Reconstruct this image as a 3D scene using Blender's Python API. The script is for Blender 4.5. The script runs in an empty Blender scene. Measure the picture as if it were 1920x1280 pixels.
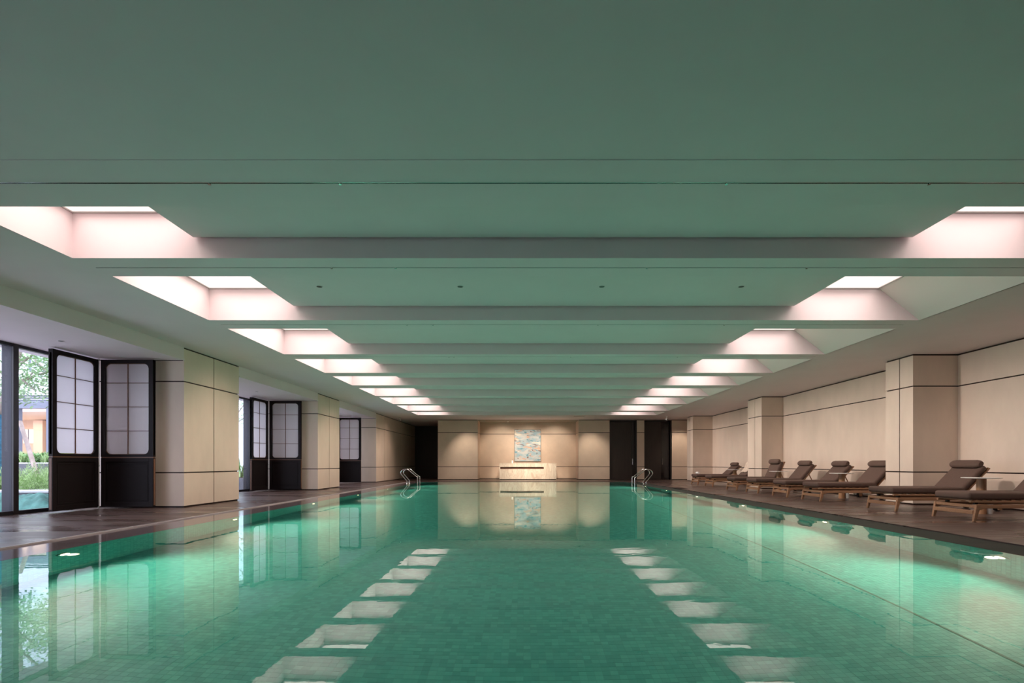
import bpy, bmesh, math, random
from mathutils import Vector, Matrix
import numpy as np
random.seed(7)
PI = math.pi
S = bpy.context.scene
COL = S.collection

# ------------------------------------------------------------------ camera
H = 0.82                       # eye height above the floor
cam = bpy.data.cameras.new('camera'); camo = bpy.data.objects.new('camera', cam); COL.objects.link(camo)
camo.location = (0, 0, H); camo.rotation_euler = (PI/2, 0, 0)
cam.sensor_width = 36; cam.lens = 18.75
cam.shift_x = -21.5/1920; cam.shift_y = 228/1920
cam.clip_start = 0.05; cam.clip_end = 500
S.camera = camo
S.view_settings.view_transform = 'Standard'; S.view_settings.look = 'None'
S.view_settings.exposure = 0.2; S.view_settings.gamma = 1.0
S.view_settings.use_curve_mapping = False
try:
    S.cycles.max_bounces = 12; S.cycles.diffuse_bounces = 6; S.cycles.glossy_bounces = 5
    S.cycles.transmission_bounces = 8; S.cycles.transparent_max_bounces = 12
    S.cycles.caustics_refractive = True; S.cycles.caustics_reflective = False
    S.cycles.sample_clamp_indirect = 4.0; S.cycles.blur_glossy = 1.0
    S.cycles.use_denoising = True
except Exception:
    pass

# ------------------------------------------------------------------ world: even overcast daylight
W = bpy.data.worlds.new('world'); S.world = W; W.use_nodes = True
bg = W.node_tree.nodes['Background']
bg.inputs[0].default_value = (0.80, 0.83, 1.0, 1); bg.inputs[1].default_value = 4.2

# light levels (room lights and added fill are tuned here)
LID_E = 1.0          # luminous ceiling of every skylight well
WELL_W = 24          # daylight falling straight down each well
WALL_FILL_R = 230          # added fill spots brightening the right wall
WALL_FILL_L = 112          # added fill spots brightening the left piers
POOL_W = 200          # underwater lamps
POOL_WL = 215
FAR_W = 170           # spots over the desk end

# ------------------------------------------------------------------ helpers
def link(o, parent=None):
    COL.objects.link(o)
    if parent is not None: o.parent = parent
    return o
def tag(o, label=None, cat=None, group=None, kind=None):
    if label: o['label'] = label
    if cat: o['category'] = cat
    if group: o['group'] = group
    if kind: o['kind'] = kind
    return o
def empty(name, loc=(0,0,0), rz=0, label=None, cat=None, group=None, kind=None):
    o = bpy.data.objects.new(name, None); o.empty_display_size = 0.1
    o.location = loc; o.rotation_euler = (0,0,rz); COL.objects.link(o)
    return tag(o, label, cat, group, kind)
class MB:
    def __init__(s): s.v = []; s.f = []
    def box(s, x0, x1, y0, y1, z0, z1):
        n = len(s.v)
        s.v += [(x0,y0,z0),(x1,y0,z0),(x1,y1,z0),(x0,y1,z0),(x0,y0,z1),(x1,y0,z1),(x1,y1,z1),(x0,y1,z1)]
        s.f += [tuple(n+i for i in q) for q in ((0,3,2,1),(4,5,6,7),(0,1,5,4),(1,2,6,5),(2,3,7,6),(3,0,4,7))]
        return s
    def hexa(s, b, t):            # bottom 4 pts ccw, top 4 pts
        n = len(s.v); s.v += list(b)+list(t)
        s.f += [tuple(n+i for i in q) for q in ((0,3,2,1),(4,5,6,7),(0,1,5,4),(1,2,6,5),(2,3,7,6),(3,0,4,7))]
        return s
    def quad(s, a, b, c, d):
        n = len(s.v); s.v += [a,b,c,d]; s.f.append((n,n+1,n+2,n+3)); return s
    def bar(s, p, q, w, h, up=(0,0,1)):        # box beam from p to q, w sideways, h along up
        p = Vector(p); q = Vector(q); d = (q-p).normalized(); up = Vector(up)
        sd = d.cross(up).normalized(); u = sd.cross(d).normalized()
        a = [p+sd*(i*w/2)+u*(j*h/2) for i,j in ((-1,-1),(1,-1),(1,1),(-1,1))]
        b = [v+(q-p) for v in a]
        n = len(s.v); s.v += [tuple(v) for v in a+b]
        s.f += [tuple(n+i for i in k) for k in ((0,1,2,3),(7,6,5,4),(0,4,5,1),(1,5,6,2),(2,6,7,3),(3,7,4,0))]
        return s
    def tube(s, pts, r, n=10, cap=True):
        pts = [Vector(p) for p in pts]; rs = r if isinstance(r, (list,tuple)) else [r]*len(pts)
        base = len(s.v); ref = None
        for i, p in enumerate(pts):
            if i == 0: d = pts[1]-p
            elif i == len(pts)-1: d = p-pts[i-1]
            else: d = (pts[i+1]-p).normalized()+(p-pts[i-1]).normalized()
            d.normalize()
            if ref is None:
                ref = Vector((0,0,1)) if abs(d.z) < .9 else Vector((1,0,0))
            a = d.cross(ref).normalized(); b = a.cross(d).normalized(); ref = b
            for k in range(n):
                t = 2*PI*k/n; s.v.append(tuple(p + a*math.cos(t)*rs[i] + b*math.sin(t)*rs[i]))
        for i in range(len(pts)-1):
            for k in range(n):
                k2 = (k+1) % n
                s.f.append((base+i*n+k, base+i*n+k2, base+(i+1)*n+k2, base+(i+1)*n+k))
        if cap:
            s.f.append(tuple(base+k for k in range(n))[::-1]); s.f.append(tuple(base+(len(pts)-1)*n+k for k in range(n)))
        return s
    def cyl(s, c, r, z0, z1, n=24, r2=None):
        return s.tube([(c[0],c[1],z0),(c[0],c[1],z1)], [r, r if r2 is None else r2], n)
    def build(s, name, mat, parent=None, smooth=False, bevel=0, seg=2):
        me = bpy.data.meshes.new(name); me.from_pydata(s.v, [], s.f); me.update()
        bm = bmesh.new(); bm.from_mesh(me); bmesh.ops.recalc_face_normals(bm, faces=bm.faces); bm.to_mesh(me); bm.free()
        o = bpy.data.objects.new(name, me); link(o, parent)
        if mat: me.materials.append(mat)
        if smooth:
            for p in me.polygons: p.use_smooth = True
            try: me.set_sharp_from_angle(angle=math.radians(40))
            except Exception: pass
        if bevel:
            m = o.modifiers.new('bevel', 'BEVEL'); m.width = bevel; m.segments = seg; m.limit_method = 'ANGLE'
            m.harden_normals = False
        return o
def copy_tree(o, parent=None):
    c = o.copy(); COL.objects.link(c); c.parent = parent
    for ch in list(o.children): copy_tree(ch, c)
    return c

# ------------------------------------------------------------------ materials
MATS = {}
def nodes(m): return m.node_tree.nodes, m.node_tree.links
def mat(name, color, rough=0.5, metal=0.0, spec=0.5, emit=None, estr=0, bump=0, bscale=50, var=0, vscale=3, stretch=(1,1,1), var2=None, coat=0, rvar=0):
    m = bpy.data.materials.new(name); m.use_nodes = True
    N, L = nodes(m); b = N['Principled BSDF']
    b.inputs['Base Color'].default_value = (*color, 1); b.inputs['Roughness'].default_value = rough
    b.inputs['Metallic'].default_value = metal; b.inputs['Specular IOR Level'].default_value = spec
    b.inputs['Coat Weight'].default_value = coat
    if emit: b.inputs['Emission Color'].default_value = (*emit,1); b.inputs['Emission Strength'].default_value = estr
    if var or bump or rvar:
        tc = N.new('ShaderNodeTexCoord'); mp = N.new('ShaderNodeMapping'); mp.inputs['Scale'].default_value = stretch
        L.new(tc.outputs['Object'], mp.inputs['Vector'])
    if var:
        n = N.new('ShaderNodeTexNoise'); n.inputs['Scale'].default_value = vscale; n.inputs['Detail'].default_value = 6; n.inputs['Roughness'].default_value = .62
        L.new(mp.outputs[0], n.inputs['Vector'])
        r = N.new('ShaderNodeValToRGB'); r.color_ramp.elements[0].position = .32; r.color_ramp.elements[1].position = .68
        c2 = var2 or color
        r.color_ramp.elements[0].color = (*[c*(1-var) for c in color],1); r.color_ramp.elements[1].color = (*[min(1,c*(1+var)) for c in c2],1)
        L.new(n.outputs['Fac'], r.inputs['Fac']); L.new(r.outputs['Color'], b.inputs['Base Color'])
        if rvar:
            mr = N.new('ShaderNodeMapRange'); mr.inputs['From Min'].default_value = .35; mr.inputs['From Max'].default_value = .65
            mr.inputs['To Min'].default_value = max(.02, rough-rvar); mr.inputs['To Max'].default_value = rough+rvar
            L.new(n.outputs['Fac'], mr.inputs['Value']); L.new(mr.outputs[0], b.inputs['Roughness'])
    if bump:
        n2 = N.new('ShaderNodeTexNoise'); n2.inputs['Scale'].default_value = bscale; n2.inputs['Detail'].default_value = 4
        L.new(mp.outputs[0], n2.inputs['Vector'])
        bp = N.new('ShaderNodeBump'); bp.inputs['Strength'].default_value = bump; bp.inputs['Distance'].default_value = .004
        L.new(n2.outputs['Fac'], bp.inputs['Height']); L.new(bp.outputs[0], b.inputs['Normal'])
    MATS[name] = m
    return m
white = mat('ceiling_paint', (.78,.66,.68), .75, var=.02, vscale=1.5)
well_white = mat('well_paint', (.80,.71,.665), .7)
panelm = mat('wall_stone', (.73,.595,.50), .5, bump=.12, bscale=70, var=.05, vscale=2.2, stretch=(1.0,1.0,.45))
panelm2 = mat('wall_stone_far', (.67,.52,.42), .5, bump=.1, bscale=70, var=.05, vscale=2.2)
groove = mat('bronze_joint', (.035,.018,.014), .5, metal=.3)
darkwood = mat('dark_brown_panelling', (.022,.014,.012), .45, var=.25, vscale=3, stretch=(4,4,.4))
darkmetal = mat('dark_grey_frame', (.035,.033,.042), .35, metal=.5)
screenm = mat('screen_black_lacquer', (.012,.008,.009), .5, spec=.2)
screenbrown = mat('screen_brown_edge', (.16,.075,.045), .4)
chrome = mat('stainless_steel', (.75,.74,.73), .15, metal=1)
rodm = mat('pivot_rod_silver', (.8,.79,.8), .25, metal=.9)
cushm = mat('taupe_fabric', (.105,.062,.048), .9, bump=.5, bscale=400, var=.06, vscale=30)
teak = mat('teak', (.34,.18,.10), .45, var=.18, vscale=6, stretch=(.6,8,8))
teakv = mat('teak_turned', (.40,.21,.11), .45, var=.18, vscale=6, stretch=(8,8,.6))
rubber = mat('dark_rubber', (.02,.017,.016), .6)
tabletop = mat('white_table_top', (.80,.77,.74), .3)
whitem = mat('white_plastic', (.8,.79,.78), .4)
towel = mat('beige_towel', (.62,.50,.41), .95, bump=.5, bscale=200)
towelw = mat('white_towel', (.85,.82,.8), .95, bump=.5, bscale=200)
lamp_glass = mat('lamp_glow', (1,.9,.6), .3, emit=(1,.82,.42), estr=14)
dl_in = mat('downlight_inside', (.09,.09,.08), .35, metal=.6)

def floor_mat():
    m = bpy.data.materials.new('brown_stone_floor'); m.use_nodes = True
    N, L = nodes(m); b = N['Principled BSDF']
    tc = N.new('ShaderNodeTexCoord')
    mp = N.new('ShaderNodeMapping'); mp.inputs['Scale'].default_value = (.5,3.2,1); L.new(tc.outputs['Object'], mp.inputs[0])
    n = N.new('ShaderNodeTexNoise'); n.inputs['Scale'].default_value = 1.3; n.inputs['Detail'].default_value = 8; n.inputs['Roughness'].default_value = .6; n.inputs['Distortion'].default_value = .5
    L.new(mp.outputs[0], n.inputs['Vector'])
    r = N.new('ShaderNodeValToRGB'); e = r.color_ramp.elements
    e[0].position = .3; e[0].color = (.045,.028,.025,1); e[1].position = .72; e[1].color = (.125,.084,.074,1)
    L.new(n.outputs['Fac'], r.inputs[0]); L.new(r.outputs[0], b.inputs['Base Color'])
    n2 = N.new('ShaderNodeTexNoise'); n2.inputs['Scale'].default_value = .9; n2.inputs['Detail'].default_value = 3
    L.new(mp.outputs[0], n2.inputs['Vector'])
    mr = N.new('ShaderNodeMapRange'); mr.inputs['From Min'].default_value = .3; mr.inputs['From Max'].default_value = .55
    mr.inputs['To Min'].default_value = .15; mr.inputs['To Max'].default_value = .38
    b.inputs['Specular IOR Level'].default_value = .5
    L.new(n2.outputs['Fac'], mr.inputs[0])
    # shallow puddles left by bathers: glossy and darker
    n4 = N.new('ShaderNodeTexNoise'); n4.inputs['Scale'].default_value = .55; n4.inputs['Detail'].default_value = 4; n4.inputs['Roughness'].default_value = .55; L.new(mp.outputs[0], n4.inputs['Vector'])
    pm = N.new('ShaderNodeMapRange'); pm.inputs['From Min'].default_value = .36; pm.inputs['From Max'].default_value = .345; L.new(n4.outputs['Fac'], pm.inputs[0])
    m1 = N.new('ShaderNodeMix'); m1.inputs[3].default_value = .05; L.new(pm.outputs[0], m1.inputs[0]); L.new(mr.outputs[0], m1.inputs[2]); L.new(m1.outputs[0], b.inputs['Roughness'])
    m2 = N.new('ShaderNodeMix'); m2.data_type = 'RGBA'; m2.inputs[7].default_value = (.022,.013,.011,1); L.new(pm.outputs[0], m2.inputs[0]); L.new(r.outputs[0], m2.inputs[6]); L.new(m2.outputs[2], b.inputs['Base Color'])
    n3 = N.new('ShaderNodeTexNoise'); n3.inputs['Scale'].default_value = 3; n3.inputs['Detail'].default_value = 3; L.new(mp.outputs[0], n3.inputs['Vector'])
    bp = N.new('ShaderNodeBump'); bp.inputs['Strength'].default_value = .25; bp.inputs['Distance'].default_value = .004
    L.new(n3.outputs['Fac'], bp.inputs['Height']); L.new(bp.outputs[0], b.inputs['Normal'])
    return m
floorm = floor_mat()
gutterm = mat('dark_gutter_stone', (.034,.038,.033), .6, spec=.08, var=.15, vscale=2)
coping = mat('wet_coping_stone', (.15,.115,.12), .10, var=.15, vscale=2, stretch=(1,.4,1), bump=.05, bscale=6)
copedge = mat('coping_edge_sheen', (.62,.56,.58), .25)  # window reflection along the left pool edge put into the colour

def tile_mat():
    m = bpy.data.materials.new('teal_mosaic'); m.use_nodes = True
    N, L = nodes(m); b = N['Principled BSDF']; b.inputs['Roughness'].default_value = .35
    g = N.new('ShaderNodeNewGeometry')
    v = N.new('ShaderNodeVectorMath'); v.operation = 'MULTIPLY_ADD'; v.inputs[1].default_value = (20,20,20); v.inputs[2].default_value = (1000.0,1000.0,1000.0)
    f = N.new('ShaderNodeVectorMath'); f.operation = 'FLOOR'
    w = N.new('ShaderNodeTexWhiteNoise'); w.noise_dimensions = '3D'
    L.new(g.outputs['Position'], v.inputs[0]); L.new(v.outputs[0], f.inputs[0]); L.new(f.outputs[0], w.inputs['Vector'])
    r = N.new('ShaderNodeValToRGB'); r.color_ramp.interpolation = 'LINEAR'
    e = r.color_ramp.elements
    e[0].position = 0; e[0].color = (.06,.40,.375,1); e[1].position = 1; e[1].color = (.12,.56,.50,1)
    k = e.new(.35); k.color = (.078,.455,.42,1); k = e.new(.7); k.color = (.095,.505,.46,1)
    L.new(w.outputs['Value'], r.inputs[0]); L.new(r.outputs[0], b.inputs['Base Color'])
    return m
tilem = tile_mat()
grout = mat('teal_grout', (.08,.44,.40), .7)

def water_mat():
    m = bpy.data.materials.new('pool_water'); m.use_nodes = True
    N, L = nodes(m); N.clear()
    out = N.new('ShaderNodeOutputMaterial'); g = N.new('ShaderNodeBsdfGlass')
    g.inputs['IOR'].default_value = 1.333; g.inputs['Roughness'].default_value = 0.0; g.inputs['Color'].default_value = (.93,1,.985,1)
    tc = N.new('ShaderNodeTexCoord'); mp = N.new('ShaderNodeMapping'); mp.inputs['Scale'].default_value = (1.0,1.6,1)
    L.new(tc.outputs['Object'], mp.inputs[0])
    n = N.new('ShaderNodeTexNoise'); n.inputs['Scale'].default_value = 2.6; n.inputs['Detail'].default_value = 3; n.inputs['Distortion'].default_value = .4
    L.new(mp.outputs[0], n.inputs['Vector'])
    bp = N.new('ShaderNodeBump'); bp.inputs['Strength'].default_value = .035; bp.inputs['Distance'].default_value = .01
    L.new(n.outputs['Fac'], bp.inputs['Height']); L.new(bp.outputs[0], g.inputs['Normal'])
    L.new(g.outputs[0], out.inputs[0])
    return m
waterm = water_mat()

def glass_mat():
    m = bpy.data.materials.new('window_glass'); m.use_nodes = True
    N, L = nodes(m); N.clear()
    out = N.new('ShaderNodeOutputMaterial'); t = N.new('ShaderNodeBsdfTransparent'); t.inputs[0].default_value = (.93,.95,.96,1)
    g = N.new('ShaderNodeBsdfGlossy'); g.inputs['Roughness'].default_value = .01
    lw = N.new('ShaderNodeLayerWeight'); pw = N.new('ShaderNodeMath'); pw.operation = 'POWER'; pw.inputs[1].default_value = 5; L.new(lw.outputs['Facing'], pw.inputs[0])
    fr = N.new('ShaderNodeMath'); fr.operation = 'MULTIPLY_ADD'; fr.inputs[1].default_value = .9; fr.inputs[2].default_value = .03; L.new(pw.outputs[0], fr.inputs[0])
    mx = N.new('ShaderNodeMixShader'); L.new(fr.outputs[0], mx.inputs[0]); L.new(t.outputs[0], mx.inputs[1]); L.new(g.outputs[0], mx.inputs[2])
    L.new(mx.outputs[0], out.inputs[0]); return m
glassm = glass_mat()
def frosted_mat():
    m = bpy.data.materials.new('rippled_frosted_glass'); m.use_nodes = True
    N, L = nodes(m); N.clear()
    out = N.new('ShaderNodeOutputMaterial')
    tr = N.new('ShaderNodeBsdfTranslucent'); tr.inputs[0].default_value = (.95,.92,.95,1)
    df = N.new('ShaderNodeBsdfDiffuse'); df.inputs[0].default_value = (.85,.82,.86,1)
    gl = N.new('ShaderNodeBsdfGlossy'); gl.inputs['Roughness'].default_value = .25
    tc = N.new('ShaderNodeTexCoord')
    n = N.new('ShaderNodeTexNoise'); n.inputs['Scale'].default_value = 60; n.inputs['Detail'].default_value = 2; L.new(tc.outputs['Object'], n.inputs['Vector'])
    bp = N.new('ShaderNodeBump'); bp.inputs['Strength'].default_value = .5; bp.inputs['Distance'].default_value = .006
    L.new(n.outputs['Fac'], bp.inputs['Height']); L.new(bp.outputs[0], gl.inputs['Normal']); L.new(bp.outputs[0], df.inputs['Normal'])
    a = N.new('ShaderNodeMixShader'); a.inputs[0].default_value = .6; L.new(df.outputs[0], a.inputs[1]); L.new(tr.outputs[0], a.inputs[2])
    b = N.new('ShaderNodeMixShader'); b.inputs[0].default_value = .10; L.new(a.outputs[0], b.inputs[1]); L.new(gl.outputs[0], b.inputs[2])
    L.new(b.outputs[0], out.inputs[0]); return m
frosted = frosted_mat()
lidm = mat('skylight_diffuser', (.3,.28,.27), .6, emit=(1.0,.84,.78), estr=LID_E)

# ------------------------------------------------------------------ dimensions
ZC = H + 2.14        # main ceiling 2.96
ZP = H + 2.345       # coffer panel 3.165
ZL = H + 2.62        # skylight lid 3.44
ZS = H + 1.90        # window soffit 2.72
SEAM_LO, SEAM_HI = .645, 2.33
XL, XG = -6.27, -8.12            # left pier face, glass line
XRF = 7.64                       # right column face
WLX0, WLX1 = -4.71, 5.93         # skylight openings
PX0, PX1 = -3.43, 4.04           # central coffer panel
WRX = 5.32                       # top of right splay
PLX0, PLX1, PLY0, PLY1 = -4.46, 4.48, 2.01, 23.4
COF = [(4.45,5.57),(6.11,7.99),(8.49,10.49),(10.97,12.65),(13.14,14.67),(15.24,17.0),(17.4,19.3),(19.8,21.8),(22.3,23.7)]
YN = -3.4; YF = 30.8

# ------------------------------------------------------------------ room shell
def struct(o): o['kind'] = 'structure'; return o
fl = MB()
fl.box(-8.6, -5.07, YN, YF+.3, -.3, 0); fl.box(5.0, 8.9, YN, YF+.3, -.3, 0)
fl.box(-5.07, 5.0, YN, 1.66, -.3, 0); fl.box(-5.07, 5.0, 23.75, YF+.3, -.3, 0)
struct(fl.build('floor', floorm))

c = MB()
T = 3.75
c.box(-6.27, WLX0, YN, YF+.3, ZC, T)          # left flat strip
c.box(WLX1, 9.0, YN, YF+.3, ZC, T)            # right flat strip
c.box(WLX0, WLX1, 3.77, COF[0][0], ZC, T)     # first beam
c.box(WLX0, WLX1, YN, 3.77, ZC+.004, T)        # flat ceiling above the camera
for i in range(len(COF)-1): c.box(WLX0, WLX1, COF[i][1], COF[i+1][0], ZC, T)
c.box(WLX0, WLX1, COF[-1][1], YF+.3, ZC, T)
c.box(-8.6, XL, YN, YF+.3, ZC, T)
for a, b in ((YN,3.4),(5.3,9.85),(11.75,16.26),(18.17,22.7)):
    c.box(-8.6, XL, a, b, ZS, ZS+.08)         # lower soffit over each window bay
    c.box(XL-.1, XL, a, b, ZS+.08, ZC)        # fascia
ceil = struct(c.build('ceiling', white))
rv = MB()
for a, b in ((YN,3.4),(5.3,9.85),(11.75,16.26),(18.17,22.7)): rv.box(XL, XL+.012, a, b, ZS-.004, ZS+.03)
rv.build('fascia_trim', white, ceil)
for i, (a, b) in enumerate(COF):
    p = MB(); p.box(PX0, PX1, a, b-.03, ZP, T-.05); p.build('coffer_panel', white, ceil)
    wl = MB()                                  # pink-white lining of the two wells: splayed right side, thin skins
    wl.hexa([(WLX1,a,ZC),(WLX1+.02,a,ZC),(WLX1+.02,b,ZC),(WLX1,b,ZC)], [(WRX,a,ZL),(WRX+.02,a,ZL),(WRX+.02,b,ZL),(WRX,b,ZL)])
    wl.build('well_splay', well_white, ceil)
    for x0, x1, side in ((WLX0, PX0, 'left'), (PX1, WRX, 'right')):
        order = ['first','second','third','fourth','fifth','sixth','seventh','eighth','ninth'][i]
        e = empty('skylight', ((x0+x1)/2, (a+b)/2, ZL), 0, f'glowing pink-white skylight, {order} from the camera in the {side} row of the ceiling', 'skylight', f'skylights in the {side} row')
        hx, hy = (x1-x0)/2, (b-a)/2
        q = MB(); q.box(-hx, hx, -hy, hy, 0, .02); q.build('diffuser', lidm, e)
        q = MB()
        t = .018
        q.box(-hx,hx,hy-t,hy,-.012,0); q.box(-hx,-hx+t,-hy,hy-t,-.012,0); q.box(hx-t,hx,-hy,hy-t,-.012,0); q.box(-hx+t,hx-t,-hy,-hy+t,-.012,0)
        q.build('frame', mat('sk_frame_%d%s'%(i,side), (.5,.45,.44), .5) if not MATS.get('sk_frame') else MATS['sk_frame'], e)
        if 'sk_frame' not in MATS: MATS['sk_frame'] = MATS['sk_frame_%d%s'%(i,side)]
        L = bpy.data.lights.new('skylight_daylight', 'AREA'); L.shape = 'RECTANGLE'; L.size = (x1-x0)*.9; L.size_y = (b-a)*.9
        L.energy = WELL_W*(b-a)/1.9*(.85 if i == 0 else 1); L.color = (1,.86,.78); L.spread = math.radians(150); L.cycles.is_caustics_light = True
        lo = bpy.data.objects.new('skylight_daylight', L); lo.location = (0,0,-.02); link(lo, e)
# closing slab above everything
r = MB(); r.box(-8.6, 9.0, YN, YF+.3, T, T+.1); r.build('roof_slab', white, ceil)

# long thin slot in every ceiling beam, with little nozzles
slotm = mat('slot_dark', (.015,.018,.016), .25, metal=.6)
beams = [(3.77,4.45)]+[(COF[i][1],COF[i+1][0]) for i in range(len(COF)-1)]
ords = ['nearest','second','third','fourth','fifth','sixth','seventh','eighth','ninth']
for i, (a, b) in enumerate(beams):
    ys = 4.076 if i == 0 else (a+b)/2
    xa, xb = (-4.9, 6.2) if i == 0 else (-4.68, 5.87)
    e = empty('slot_diffuser', (0, ys, ZC), 0, f'thin dark air slot running across the ceiling beam, {ords[i]} to the camera', 'air vent', 'air slots in the ceiling beams')
    q = MB(); q.box(xa, xb, -.006, .006, -.002, .01); q.build('slot', slotm, e)
    q = MB(); q.box(xa, xb, -.010, -.006, -.003, .01); q.build('lip', chrome if i == 0 else white, e)
    if i < 4:
        for x in (-2.4+.3*i, -1.4, 1.55-.2*i, 3.1):
            q = MB(); q.cyl((x,0), .012, -.012, 0, 10, .006); q.build('nozzle', chrome, e)

# downlights in the second coffer panel
for k, x in enumerate((-2.71,-.84,1.04,2.89)):
    e = empty('downlight', (x, 7.08, ZP), 0, f"small unlit recessed downlight in the ceiling, {['leftmost','second from the left','third from the left','rightmost'][k]} of the four", 'downlight', 'recessed downlights')
    q = MB(); q.tube([(0,0,-.004),(0,0,0)], [.045,.05], 24); q.build('trim_ring', white, e, True)
    q = MB(); q.cyl((0,0), .036, -.0055, -.004, 20); q.build('lamp_recess', dl_in, e)
# extra small downlights on the low soffit by the windows
for k, (x, y) in enumerate(((-7.2, 8.3), (-7.1, 14.2))):
    e = empty('downlight', (x, y, ZS), 0, ['small recessed downlight in the low soffit above the nearest folding screen','small recessed downlight in the low soffit above the second folding screen'][k], 'downlight')
    q = MB(); q.tube([(0,0,-.004),(0,0,0)], [.045,.05], 20); q.build('trim_ring', white, e, True)
    q = MB(); q.cyl((0,0), .034, -.0055, -.004, 16); q.build('lamp_recess', dl_in, e)

# stone panel cladding: a bronze-dark core with panels proud of it, joints between
G = .012
def clad(parent, axis, plane, sgn, u0, u1, z0=.03, z1=ZC-.03, usplits=(), m=None, th=.02, seams=(SEAM_LO, SEAM_HI)):
    """axis 'x': panels on plane x=plane, spanning y u0..u1; 'y': on plane y=plane spanning x. sgn = outward normal."""
    us = [u0]+list(usplits)+[u1]; zs = [z0]+[s for s in seams if z0 < s < z1]+[z1]
    for i in range(len(us)-1):
        for j in range(len(zs)-1):
            a = us[i]+(G if i else 0); b = us[i+1]-(G if i < len(us)-2 else 0)
            lo = zs[j]+(G if j else 0); hi = zs[j+1]-(G if j < len(zs)-2 else 0)
            q = MB(); p0, p1 = sorted((plane, plane-sgn*th))
            if axis == 'x': q.box(p0, p1, a, b, lo, hi)
            else: q.box(a, b, p0, p1, lo, hi)
            q.build('panel', m or panelm, parent)
def core(parent, x0, x1, y0, y1, z0=0, z1=ZC, name='core', m=None):
    q = MB(); q.box(x0, x1, y0, y1, z0, z1); return q.build(name, m or groove, parent)

# left piers between the windows
TH = .02
piers = [(3.4, 5.3, 'behind'), (9.85, 11.75, 'pale stone-clad pier beside the nearest folding screen, left of the pool'),
         (16.26, 18.17, 'pale stone-clad pier beside the second folding screen, left of the pool')]
for a, b, lab in piers:
    e = empty('pier', (0,0,0), 0, lab if lab != 'behind' else 'pale stone-clad pier nearest the camera left of the pool', 'column')
    core(e, -8.3+TH, XL-TH, a+TH, b-TH)
    clad(e, 'x', XL, 1, a, b, usplits=((a+b)/2,))
    clad(e, 'y', a, -1, -8.3, XL-TH, z1=ZS-.01)
    clad(e, 'y', b, 1, -8.3, XL-TH, z1=ZS-.01)
# left wall beyond the last window
wl_ = struct(core(None, -8.6, XL-TH, 22.7+TH, YF, name='wall_left'))
clad(wl_, 'x', XL, 1, 22.7, YF, usplits=(24.0,))
clad(wl_, 'y', 22.7, -1, -8.3, XL-TH, z1=ZS-.01)
# window strip on the left: frame, mullions, panes
def window(n, a, b, muls):
    w = empty('window_%d'%n, (0,0,0)); w['kind'] = 'structure'
    q = MB(); q.box(XG-.06, XG+.02, a, b, 0, .06); q.build('bottom_rail', darkmetal, w)
    q = MB(); q.box(XG-.06, XG+.02, a, b, ZS-.05, ZS); q.build('top_rail', darkmetal, w)
    for y in muls:
        q = MB(); q.box(XG-.16, XG+.0, y-.06, y+.03, .0, ZS); q.build('mullion', darkmetal, w, bevel=.004)
        q = MB(); q.box(XG, XG+.03, y-.06, y+.03, .0, ZS); q.build('mullion_cover', MATS['groove2'], w)
    ys = [a]+list(muls)+[b]
    for i in range(len(ys)-1):
        q = MB(); q.box(XG-.03, XG-.018, ys[i]+.03*(i>0), ys[i+1]-.06*(i<len(ys)-2), .06, ZS-.05); q.build('pane', glassm, w)
mat('groove2', (.02,.014,.016), .4)
window(1, YN, 3.4, [-1.9,-.4,1.1,2.4]); window(2, 5.3, 9.85, [6.9,8.52]); window(3, 11.75, 16.26, [13.2,14.5,15.82]); window(4, 18.17, 22.7, [19.6,21.1])
# wall behind the camera, and wall closing left end
struct(MB().box(-8.6, 8.9, YN-.2, YN, 0, ZC+.3).build('wall_near', darkwood))  # unseen wall; dark finish chosen to dim the near ceiling

# right columns and right wall bays
wr = empty('wall_right'); wr['kind'] = 'structure'
core(wr, 8.6, 8.9, YN, YF)
bays = [(YN, 10.46, 8.52), (11.25, 17.11, 8.33), (18.17, 24.06, 8.53), (24.9, 26.3, 8.5)]
for a, b, x in bays:
    core(wr, x+TH, 8.6, a, b)
    clad(wr, 'x', x, -1, a, b)
for a, b, xb, lab in ((10.46,11.25,8.6,'pale stone-clad column nearest the camera on the right wall'),
                  (17.11,18.17,8.6,'pale stone-clad column in the middle of the right wall'),
                  (24.06,24.9,8.6,'pale stone-clad column farthest along the right wall')):
    e = empty('column', (0,0,0), 0, lab, 'column')
    core(e, XRF+TH, xb, a+TH, b-TH)
    clad(e, 'x', XRF, -1, a, b, usplits=((a+b)/2-.02,))
    clad(e, 'y', a, -1, XRF+TH, xb)
    clad(e, 'y', b, 1, XRF+TH, xb)

# far wall
wb = empty('wall_back'); wb['kind'] = 'structure'
YB = 26.3; YR = 27.65
def block(x0, x1, y0, y1, sides='lr', splits=()):
    core(wb, x0+(TH if 'l' in sides else 0), x1-(TH if 'r' in sides else 0), y0+TH, y1)
    clad(wb, 'y', y0, -1, x0+(TH if 'l' in sides else 0), x1-(TH if 'r' in sides else 0), usplits=splits, m=panelm2)
    if 'l' in sides: clad(wb, 'x', x0, -1, y0, y1, m=panelm2)
    if 'r' in sides: clad(wb, 'x', x1, 1, y0, y1, m=panelm2)
block(-4.22, -2.25, YB, YF); block(2.71, 4.25, YB, YF)
block(-2.25, 2.71, YR, YF, sides='')
block(5.60, 5.96, YB, YB+.6); block(7.32, 8.6, YB, YF, sides='l')
q = MB(); q.box(4.25, 7.4, YB+.75, YB+.95, 0, ZC); q.build('lobby_wall', darkwood, wb)
q = MB(); q.box(-8.6, -4.22, YF, YF+.2, 0, ZC); q.build('corridor_end', darkwood, wb)
cw = MB()
for zz in (.42, .66, 2.33): cw.box(-6.27,-4.22,YF-.012,YF,zz-.012,zz+.012)
cw.build('corridor_trim', groove, wb)
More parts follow.
